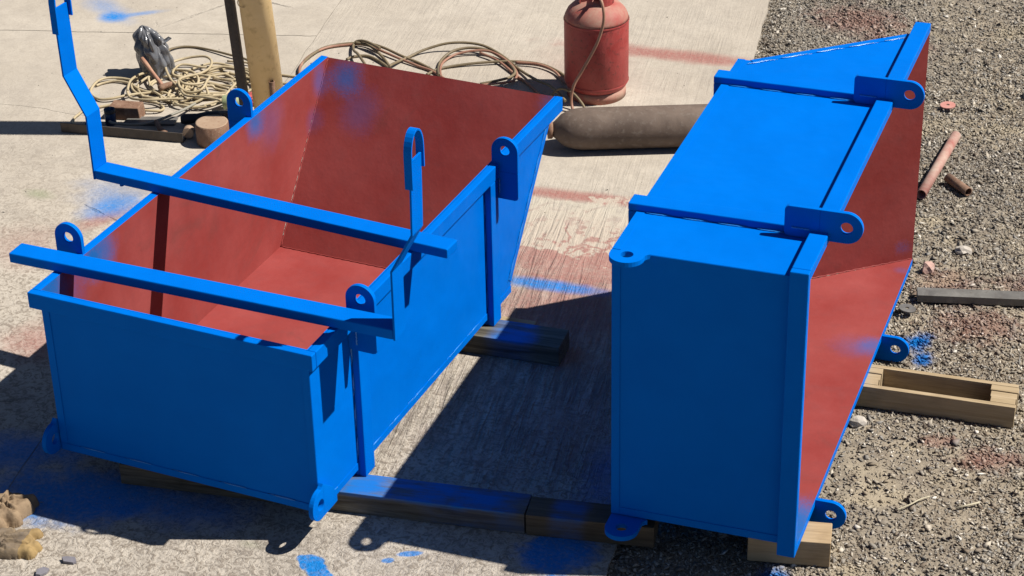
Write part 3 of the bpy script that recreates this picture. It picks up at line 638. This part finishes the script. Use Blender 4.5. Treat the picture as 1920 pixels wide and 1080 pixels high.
# ------------------------------------------------------------------ cables and hoses
CAB = {
 'w1': [(-1.764,3.247),(-1.809,3.356),(-1.805,3.461),(-1.767,3.541),(-1.705,3.585),(-1.625,3.598),(-1.538,3.580),(-1.466,3.519),(-1.435,3.429),(-1.394,3.313),(-1.489,3.232),(-1.568,3.175),(-1.645,3.169),(-1.712,3.193),(-1.764,3.247),(-1.80,3.32)],
 'w2': [(-1.177,3.282),(-1.292,3.285),(-1.409,3.289),(-1.496,3.367),(-1.581,3.421),(-1.664,3.504),(-1.705,3.566),(-1.720,3.639),(-1.693,3.710),(-1.627,3.749),(-1.556,3.758),(-1.502,3.726),(-1.478,3.657),(-1.492,3.573),(-1.522,3.496),(-1.533,3.428),(-1.496,3.367),(-1.439,3.339),(-1.387,3.347),(-1.357,3.384),(-1.382,3.475),(-1.410,3.541),(-1.500,3.557),(-1.541,3.508),(-1.539,3.438),(-1.485,3.396),(-1.435,3.429),(-1.394,3.496)],
 'w3': [(-1.13,3.66),(-1.28,3.745),(-1.455,3.758),(-1.538,3.698),(-1.640,3.671),(-1.674,3.631),(-1.653,3.548),(-1.569,3.555),(-1.500,3.635),(-1.421,3.719),(-1.25,3.70),(-1.12,3.60)],
 'w4': [(-1.822,3.441),(-1.852,3.442),(-1.932,3.436),(-1.991,3.400),(-2.018,3.350),(-2.018,3.286),(-1.985,3.209),(-1.894,3.151),(-1.823,3.167),(-1.767,3.233),(-1.725,3.288),(-1.651,3.355),(-1.600,3.414)],
 'w5': [(-2.010,3.302),(-1.993,3.347),(-1.940,3.394),(-1.845,3.393),(-1.759,3.350),(-1.684,3.342),(-1.637,3.361)],
 'w6': [(-1.832,2.827),(-1.862,2.851),(-1.883,2.891),(-1.888,2.938),(-1.888,2.999),(-1.823,3.086),(-1.768,3.127),(-1.690,3.139),(-1.614,3.157)],
 'w7': [(-1.634,3.124),(-1.602,3.100),(-1.541,3.113),(-1.492,3.144),(-1.498,3.191),(-1.570,3.224),(-1.652,3.217)],
 'grey': [(-1.643,2.879),(-1.604,2.870),(-1.513,2.906),(-1.458,2.953),(-1.408,3.008),(-1.369,3.084),(-1.346,3.166),(-1.338,3.267)],
 'upper': [(-1.870,3.835),(-1.878,3.886),(-1.844,3.950),(-1.766,3.981),(-1.638,3.968),(-1.503,3.940),(-1.384,3.920),(-1.205,3.831)],
 'h1': [(-1.006,3.858),(-1.048,3.946),(-1.072,4.098),(-1.046,4.246),(-0.943,4.342),(-0.840,4.369),(-0.722,4.320),(-0.580,4.267),(-0.430,4.220),(-0.292,4.169),(-0.039,3.986)],
 'h2': [(-1.022,3.878),(-1.057,3.983),(-1.068,4.133),(-1.046,4.268),(-0.953,4.360),(-0.840,4.391),(-0.719,4.362),(-0.574,4.302),(-0.424,4.254),(-0.253,4.158)],
 'h3': [(-0.710,4.297),(-0.828,4.346),(-0.895,4.361),(-0.902,4.325),(-0.853,4.240),(-0.790,4.170),(-0.673,4.043)],
 'h3b': [(-0.858,4.156),(-0.837,4.205),(-0.773,4.239),(-0.689,4.210),(-0.566,4.125),(-0.437,3.980)],
 'h3c': [(-0.897,4.343),(-0.803,4.342),(-0.678,4.255),(-0.577,4.148),(-0.507,4.030)],
 'h4': [(-0.539,4.070),(-0.554,4.170),(-0.533,4.313),(-0.470,4.420),(-0.348,4.502),(-0.185,4.547),(-0.033,4.512),(0.133,4.391),(0.305,4.251),(0.430,4.160),(0.572,4.029)],
 'h5': [(-0.242,4.110),(-0.299,4.219),(-0.334,4.338),(-0.308,4.441),(-0.223,4.505),(-0.121,4.532),(0.007,4.474),(0.119,4.359),(0.154,4.242),(0.122,4.165),(0.020,4.098)],
 'h6': [(-0.329,4.128),(-0.300,4.232),(-0.197,4.326),(-0.064,4.406),(0.074,4.474),(0.218,4.505),(0.352,4.452),(0.46,4.36)],
 'h6b': [(0.082,4.456),(0.218,4.478),(0.338,4.433),(0.427,4.338),(0.483,4.296)],
 'h7': [(-0.164,4.501),(-0.026,4.447),(0.144,4.316),(0.277,4.214),(0.425,4.070)]}
def strand(mb, key, r, z0, zamp, seed, n=8):
    P = CAB[key]; pts = [(x, y, z0 + zamp * (.5 + .5 * math.sin(seed + i * 1.3))) for i, (x, y) in enumerate(P)]
    mb.tube(spline(pts, 6), r, n)
mb = MB()
for i, (k, z0, za) in enumerate((('w1', .035, .02), ('w2', .055, .02), ('w3', .03, .02), ('w4', .010, .012), ('w5', .009, .004), ('w6', .009, .004), ('w7', .012, .01))): strand(mb, k, .0076, z0, za, i)
for i in range(13):     # the lower turns of the heap
    cx, cy = -1.50 + random.uniform(-.16, .18), 3.46 + random.uniform(-.15, .15); a, b, th, ph = random.uniform(.13, .27), random.uniform(.10, .20), random.uniform(0, 3.1), random.uniform(0, 6)
    pts = []
    for j in range(13):
        q_ = ph + j * .52 * random.uniform(.9, 1.1); x, y = a * math.cos(q_), b * math.sin(q_); pts.append((cx + x * math.cos(th) - y * math.sin(th), cy + x * math.sin(th) + y * math.cos(th), .008 + .022 * random.random()))
    mb.tube(spline(pts, 5), .0074, 7)
for i in range(5):
    y = 3.5 + .08 * i; pts = [(-1.45 + random.uniform(-.05, .05), y + .05, .012), (-1.3, y + .06, .02), (-1.15, y + random.uniform(-.05, .1), .01), (-.98, y + .02, .009)]; mb.tube(spline(pts, 6), .0066, 7)
tag(mb.build('welding_cable', M['cable']), 'heap of beige welding cable loosely coiled on the concrete', 'cable')
mb = MB(); strand(mb, 'grey', .0075, .03, .012, 1); tag(mb.build('grey_cable', M['cable_grey']), 'grey cable curving in front of the beige cable heap', 'cable')
mb = MB(); strand(mb, 'upper', .007, .008, .01, 1); tag(mb.build('rubber_hose', M['hose']), 'thin brown hose running behind the grey plastic bag to the post', 'hose')
mb = MB()
for i, (k, z0, za) in enumerate((('h2', .009, .01), ('h3', .02, .03), ('h3c', .012, .02), ('h4', .012, .045), ('h5', .012, .03), ('h6', .009, .01), ('h3b', .008, .003))): strand(mb, k, .0082, z0, za, i * .7)
tag(mb.build('twin_hose', M['hose']), 'looped brown welding hose behind the far edge of the upright bin', 'hose')
mb = MB()
for i, (k, z0, za) in enumerate((('h1', .010, .01), ('h6b', .012, .01), ('h7', .010, .012))): strand(mb, k, .0078, z0, za, i * .9)
pts = [(x + .018, y - .012) for x, y in CAB['h5']]; CAB['h5b'] = pts; strand(mb, 'h5b', .0075, .012, .02, 2.0)
tag(mb.build('twin_hose', M['hose_red']), 'reddish welding hose running alongside the brown hose loops', 'hose')

# ------------------------------------------------------------------ bits by the cable heap
def bag():
    n, rows = 110, 46; vs = []
    for j in range(rows):
        t = j / (rows - 1); z = .30 * t
        r0 = .098 * (1 - t ** 3.2) ** .55 * (1 - .18 * t) + .003
        for i in range(n):
            a = 2 * math.pi * i / n
            sw = a + .9 * t + .5 * mnoise.noise(Vector((a, t * 2, 0)))
            f = abs(math.sin(sw * 2.5 + 1.1 * mnoise.noise(Vector((math.cos(a) * 1.6, math.sin(a) * 1.6, t * 2.2))))) ** .7 - .55
            f2 = abs(mnoise.noise(Vector((math.cos(a) * 3.1, math.sin(a) * 3.1, t * 4.5)))) - .2
            r = r0 + (.034 * f + .030 * f2) * min(1, 6 * (1 - t)) * (.5 + .8 * t)
            vs.append((r * math.cos(a) * 1.02 - .055 * t * t, r * math.sin(a) * .85 - .02 * t, z + .014 * mnoise.noise(Vector((math.cos(a) * 2, math.sin(a) * 2, 9))) * t))
    fs = [(j * n + i, j * n + (i + 1) % n, (j + 1) * n + (i + 1) % n, (j + 1) * n + i) for j in range(rows - 1) for i in range(n)]; fs.append(tuple((rows - 1) * n + i for i in range(n)))
    mb = MB(); mb.add(vs, fs, 0, True)
    # two torn corners sticking out
    for (a, zz, ln) in ((2.9, .19, .075), (.35, .19, .085)):
        c = Vector((.055 * math.cos(a) - .03, .045 * math.sin(a) - .01, zz)); dr = Vector((math.cos(a), math.sin(a), .5)).normalized(); tn = dr.cross(Vector((0, 0, 1))).normalized()
        P = [c - tn * .03, c + dr * ln * .7 - tn * .022 + Vector((0, 0, .012)), c + dr * ln, c + dr * ln * .6 + tn * .024, c + tn * .03, c + dr * .02 + Vector((0, 0, -.03))]
        Q = [x + Vector((0, 0, -.004)) for x in P]; mb.prism(P, Q)
    return mb.build('plastic_bag', M['bag'], None, 0, (-1.775, 3.585, 0))
tag(bag(), 'crumpled shiny grey plastic bag standing behind the cable heap', 'bag')
hm = thing('hammer', 'hammer with a worn wooden handle lying on the beige cable', 'hammer', (-1.60, 3.36, .05))
hp0, hp1 = Vector((0, 0, 0)), Vector((-.19, .10, .10))
mb = MB(); mb.tube([hp0.lerp(hp1, i / 6) for i in range(7)], [.011, .012, .011, .0105, .012, .0135, .012], 10); mb.build('handle', M['handle'], hm)
mb = MB(); dh = Vector((.45, .75, .05)).normalized(); mb.tube([dh * x + Vector((.004, 0, 0)) for x in (-.03, -.012, .012, .03, .075)], [.019, .020, .018, .018, .010], 8); mb.build('head', M['rust'], hm)
ch = thing('channel', 'black steel channel on the concrete in front of the cable heap', 'steel channel', (-1.864, 2.736, 0), math.atan2(.13, .677))
mb = MB(); O = [(0, 0), (.05, 0), (.05, .006), (.006, .006), (.006, .055), (0, .055)]
mb.prism([(0, y, z + .002) for y, z in O], [(.70, y, z + .002) for y, z in O]); fix_normals(mb.build('bar', M['steel_dark'], ch, .001))
mb = MB(); mb.box((.12, .0515, .003), (.16, .14, .045)); mb.build('cross_lug', M['steel_dark'], ch, .002)
dr = thing('steel_drum', 'short thick rusty steel cylinder with a sawn top by the bin edge', 'steel stub', (-1.035, 2.945, 0))
mb = MB(); mb.lathe([(.088, 0), (.0895, .004), (.0895, .113), (.088, .1145)], 36); mb.build('body', M['rust'], dr)
mb = MB(); mb.lathe([(.0865, .1146), (.0865, .118), (.080, .119)], 36); mb.build('sawn_face', M['rusttop'], dr)
mb = MB(); ax = Vector((.35, -.85, .1)).to_track_quat('Z', 'Y').to_matrix().to_4x4(); ax.translation = (-1.19, 2.96, .035); mb.lathe([(.030, 0), (.031, .003), (.031, .05), (.029, .053)], 20, ax)
tag(mb.build('round_bar_offcut', M['rusttop']), 'small round bar offcut lying beside the rusty steel cylinder', 'steel offcut')
mb = MB(); A_ = [(0, 0, 0), (.17, .05, 0), (.15, .14, 0), (-.02, .10, 0)]; mb.prism(A_, [(x * .96, y * .96, .075) for x, y, z in A_]); tag(fix_normals(mb.build('rusty_block', M['rust'], None, .004, (-1.71, 2.97, 0))), 'rusty steel block between the channel and the cable heap', 'steel block')
cp = thing('black_can', 'small black can with a dark blue side standing by the rusty block', 'can', (-1.668, 2.925, 0))
mb = MB(); mb.lathe([(.028, 0), (.030, .004), (.030, .088), (.026, .09), (.026, .02)], 20); mb.build('body', M['blue_dark'], cp)
mb = MB(); mb.lathe([(.0312, .07), (.0312, .092), (.027, .0925), (.0268, .07)], 20, caps=False); mb.build('rim', M['black'], cp)
def lump(name, mat, loc, dims, label, cat, seed, amp=.25, rot=0, sub=3, group=None):
    bm = bmesh.new(); bmesh.ops.create_icosphere(bm, subdivisions=sub, radius=1)
    for v in bm.verts:
        d = v.co.copy(); v.co = d * (1 + amp * mnoise.noise(d * 1.4 + Vector((seed, 0, 0))) + amp * .5 * mnoise.noise(d * 3.3 + Vector((0, seed, 0))))
        v.co.x *= dims[0]; v.co.y *= dims[1]; v.co.z *= dims[2]
    me = bpy.data.meshes.new(name); bm.to_mesh(me); bm.free(); me.materials.append(mat)
    o = bpy.data.objects.new(name, me); COL.objects.link(o); o.location = loc; o.rotation_euler = (0, 0, rot); return tag(o, label, cat, group)
gr = thing('angle_grinder', 'black power tool lying behind the rusty steel cylinder', 'power tool', (-1.20, 3.10, .04), .5)
mb = MB(); mb.tube([(-.11, 0, 0), (-.09, 0, 0), (-.02, 0, .002), (.04, 0, .004), (.09, 0, 0), (.12, 0, 0)], [.022, .03, .026, .034, .038, .02], 14); mb.build('body', M['black'], gr)
mb = MB(); mb.lathe([(.03, -.03), (.034, -.02), (.034, .03), (.02, .034)], 18, Matrix.Translation((.125, 0, 0))); mb.build('gear_head', M['steel_dark'], gr)
mb = MB(); mb.lathe([(.055, -.036), (.055, -.033), (.012, -.0325)], 24, Matrix.Translation((.125, 0, 0))); mb.build('disc', M['rust'], gr)
mb = MB(); ax = Vector((.9, .42, .12)).to_track_quat('Z', 'Y').to_matrix().to_4x4(); ax.translation = (-1.185, 3.31, .045); mb.lathe([(.036, 0), (.040, .004), (.040, .11), (.036, .114)], 20, ax)
tag(mb.build('green_roll', M['green']), 'pale green roll lying at the right of the cable heap', 'roll')
lump('red_cloth', M['redcloth'], (-1.075, 3.45, .03), (.06, .05, .035), 'small red cloth lying at the foot of the dark angle bar', 'cloth', 3.3, .5)
mb = MB(); A_ = [(0, 0, 0), (.27, .10, 0), (.24, .19, 0), (-.01, .09, 0)]; mb.prism(A_, [(x, y, .012) for x, y, z in A_]); tag(fix_normals(mb.build('steel_plate', M['steel_grey'], None, .001, (-1.60, 2.93, .002))), 'flat grey steel plate lying behind the black channel', 'steel plate')
mb = MB(); mb.tube([(-1.42, 2.99, .03), (-1.36, 2.93, .025), (-1.30, 2.90, .02)], .014, 8); tag(mb.build('steel_rod', M['rust']), 'short rusty rod lying across the black channel', 'steel rod')

# ------------------------------------------------------------------ work gloves at the lower left
def glove(name, label, mat, mat2, loc, rotz, seed, caps, creases, thick=.034):
    """a flattened, creased leather glove: thick outline of joined lobes with folds pressed into it"""
    root = thing(name, label, 'glove', loc, rotz, None)
    def field(x, y):
        d = 1e9
        for (ax_, ay, bx, by, r) in caps:
            px_, py_ = x - ax_, y - ay; vx, vy = bx - ax_, by - ay; t = max(0, min(1, (px_ * vx + py_ * vy) / (vx * vx + vy * vy + 1e-9)))
            e = math.hypot(px_ - vx * t, py_ - vy * t) - r; k = .012; h = max(k - abs(d - e), 0) / k; d = min(d, e) - h * h * k * .25
        return d + .006 * mnoise.noise(Vector((x * 22, y * 22, seed)))
    st = .0045; xs = np.arange(-.30, .30, st); ys_ = np.arange(-.17, .17, st); idx = {}; V = []; top = {}
    for i, x in enumerate(xs):
        for j, y in enumerate(ys_):
            d = field(x, y)
            if d > st: continue
            q_ = max(0, min(1, -d / .022)); z = .004 + thick * math.sqrt(max(0, 1 - (1 - q_) ** 2))
            w_ = Vector((x * 9, y * 9, seed)); f = 1 - abs(mnoise.noise(w_)) * 2; f2 = 1 - abs(mnoise.noise(w_ * 2.3 + Vector((7, 0, 0)))) * 2
            z += q_ * (.006 * max(f, 0) ** 4 + .0045 * max(f2, 0) ** 4 + .0025 * (1 - abs(mnoise.noise(w_ * 4.5)) * 2) ** 3 + .016 * mnoise.noise(Vector((x * 6, y * 6, seed + 4))))
            for (cx, cy, an, ln, dp) in creases:
                u = (x - cx) * math.cos(an) + (y - cy) * math.sin(an); v = -(x - cx) * math.sin(an) + (y - cy) * math.cos(an) + .004 * math.sin(u * 60)
                if abs(u) < ln: z += q_ * dp * (-1.5 * math.exp(-(v / .004) ** 2) + 1.1 * math.exp(-((v - .010) / .006) ** 2))
            idx[i, j] = len(V); V.append((x, y, max(.002, z)))
    F = []
    for (i, j) in idx:
        if all(k in idx for k in ((i + 1, j), (i + 1, j + 1), (i, j + 1))): F.append((idx[i, j], idx[i + 1, j], idx[i + 1, j + 1], idx[i, j + 1]))
    cnt = {}
    for f in F:
        for a, b in zip(f, f[1:] + f[:1]): cnt[(a, b)] = 1
    low = {}
    for (a, b) in list(cnt):
        if (b, a) not in cnt:
            for k in (a, b):
                if k not in low: low[k] = len(V); V.append((V[k][0], V[k][1], -.003))
            F.append((b, a, low[a], low[b]))
    split = max(c[2] for c in caps) - .04
    mi = [1 if sum(V[k][0] for k in f) / 4 > split else 0 for f in F]
    mb = MB(); mb.add(V, F, 0, True); mb.mi = mi; mb.build('leather', [mat, mat2], root)
    return root
glove('leather_glove', 'tan leather work glove, the upper of two at the lower left', M['glove'], M['glove'], (-.070, -.335, .002), .38, 1.0,
      [(-.16, .0, -.02, .0, .085), (-.02, .02, .03, .03, .07), (.03, .055, .10, .075, .022), (.03, .02, .085, .03, .026), (.0, -.04, .055, -.055, .028), (-.05, -.07, .005, -.10, .026)], [(.04, .035, .3, .05, .012), (.0, .0, 1.2, .05, .011), (-.02, .03, .9, .07, .010), (-.05, -.03, .2, .08, .012), (.02, -.01, -.5, .05, .010), (-.10, .02, 1.3, .07, .012)], .050)
glove('leather_glove', 'dirty ochre leather work glove below the tan one', M['glove_dirty'], M['glove_tip'], (.055, -.505, .002), .24, 5.4,
      [(-.17, .0, .0, .0, .080), (.0, .0, .055, -.005, .068), (.06, -.035, .115, -.045, .026), (.06, .0, .12, .0, .026), (.04, .06, .10, .085, .024)], [(.03, .01, .7, .06, .012), (-.02, -.04, -.4, .05, .011), (.0, .03, 1.1, .07, .012), (-.06, -.02, .3, .07, .012), (.05, -.02, .1, .05, .009), (-.1, .0, 1.5, .06, .013)], .034)

# ------------------------------------------------------------------ things on the gravel
def pipe(name, label, cat, p0, p1, r, mat, wall=.004):
    p0, p1 = Vector(p0), Vector(p1); d = p1 - p0; m = d.to_track_quat('Z', 'Y').to_matrix().to_4x4(); L = d.length
    mb = MB(); mb.lathe([(r - wall, L), (r, L), (r, 0), (r - wall, 0), (r - wall, L)][::-1], 24, m, caps=False)
    o = fix_normals(mb.build(name, mat, None, 0, p0 * 0)); o.data.transform(Matrix.Translation(p0)); return tag(o, label, cat)
pipe('steel_pipe', 'long steel pipe splashed with red primer lying on the gravel', 'pipe', (2.668, 3.74, .012), (2.672, 4.47, .016), .027, M['pipe_red'])
pipe('steel_pipe', 'short rusty pipe offcut on the gravel beside the long pipe', 'pipe', (2.748, 3.985, .008), (2.885, 3.865, .008), .024, M['rust'])
mb = MB(); mb.box((0, 0, 0), (1.3, .075, .038)); o = mb.build('flat_bar', M['steel_grey'], None, .0015, (2.915, 2.715, -.012)); o.rotation_euler = (0, 0, .30); tag(o, 'flat grey steel bar lying on the gravel and running out of view', 'steel bar')
def washer(label, loc, r, mat, tilt):
    mb = MB(); n = 28; vs = []
    for rr, z in ((r, 0), (r, .006), (r * .24, .006), (r * .24, 0)): vs += [(rr * math.cos(2 * math.pi * i / n), rr * math.sin(2 * math.pi * i / n), z) for i in range(n)]
    mb.add(vs, [(j * n + i, j * n + (i + 1) % n, ((j + 1) % 4) * n + (i + 1) % n, ((j + 1) % 4) * n + i) for j in range(4) for i in range(n)])
    o = fix_normals(mb.build('washer', mat, None, 0, loc)); o.rotation_euler = tilt; tag(o, label, 'washer')
washer('flat pink disc washer lying on the gravel by the bin', (2.535, 4.845, .004), .042, M['pink'], (.05, -.05, 0))
washer('dark grey disc washer on the gravel near the tipped bin edge', (2.893, 2.612, .002), .040, M['steel_grey'], (-.06, .08, 0))
def stone(label, loc, d, mat, seed, rot=0): lump('stone', mat, loc, d, label, 'stone', seed, .45, rot, 2)
stone('large pale stone on the gravel right of the tipped bin mouth', (3.0, 3.27, -.004), (.042, .028, .022), M['stone'], 1.2, .3)
stone('pink angular stone between the tipped bin and the flat bar', (2.885, 3.03, .0), (.034, .026, .034), M['stone_pink'], 5.1, 1)
stone('pale grey stone against the front of the wooden frame', (2.93, 1.62, -.004), (.042, .03, .024), M['stone'], 7.7, .2)
stone('dark stone near the upper right corner of the view', (2.93, 5.18, -.004), (.05, .04, .035), M['stone_grey'], 9.3, .4)
def flake(label, loc, s, seed, rot):
    rr = random.Random(seed); n = 6; A_ = []
    for i in range(n): a = 2 * math.pi * i / n + rr.uniform(-.3, .3); q_ = s * rr.uniform(.75, 1.1); A_.append((q_ * math.cos(a), .7 * q_ * math.sin(a), .0))
    mb = MB(); mb.prism(A_, [(x * .93, y * .93, .011) for x, y, z in A_]); o = fix_normals(mb.build('slate_flake', M['slate'], None, .001, loc)); o.rotation_euler = (.1, .05, rot); tag(o, label, 'stone flake')
flake('small grey flake on the concrete right of the gloves', (.345, -.495, .004), .035, 3, .2); flake('grey flake at the bottom edge of the view below the gloves', (.285, -.60, .004), .034, 8, 1.1)
mb = MB(); mb.tube(spline([(3.26, 1.06, -.008), (3.30, 1.10, .0), (3.33, 1.16, -.004), (3.36, 1.20, -.008)], 4), .0035, 5); tag(mb.build('straw', M['straw']), 'dry straw lying diagonally on the gravel beyond the wood block', 'straw')
mb = MB(); mb.tube([(3.48, 1.16, -.006), (3.56, 1.23, -.004)], .0045, 5); tag(mb.build('straw', M['straw']), 'short thick dry straw near the right edge of the gravel', 'straw')
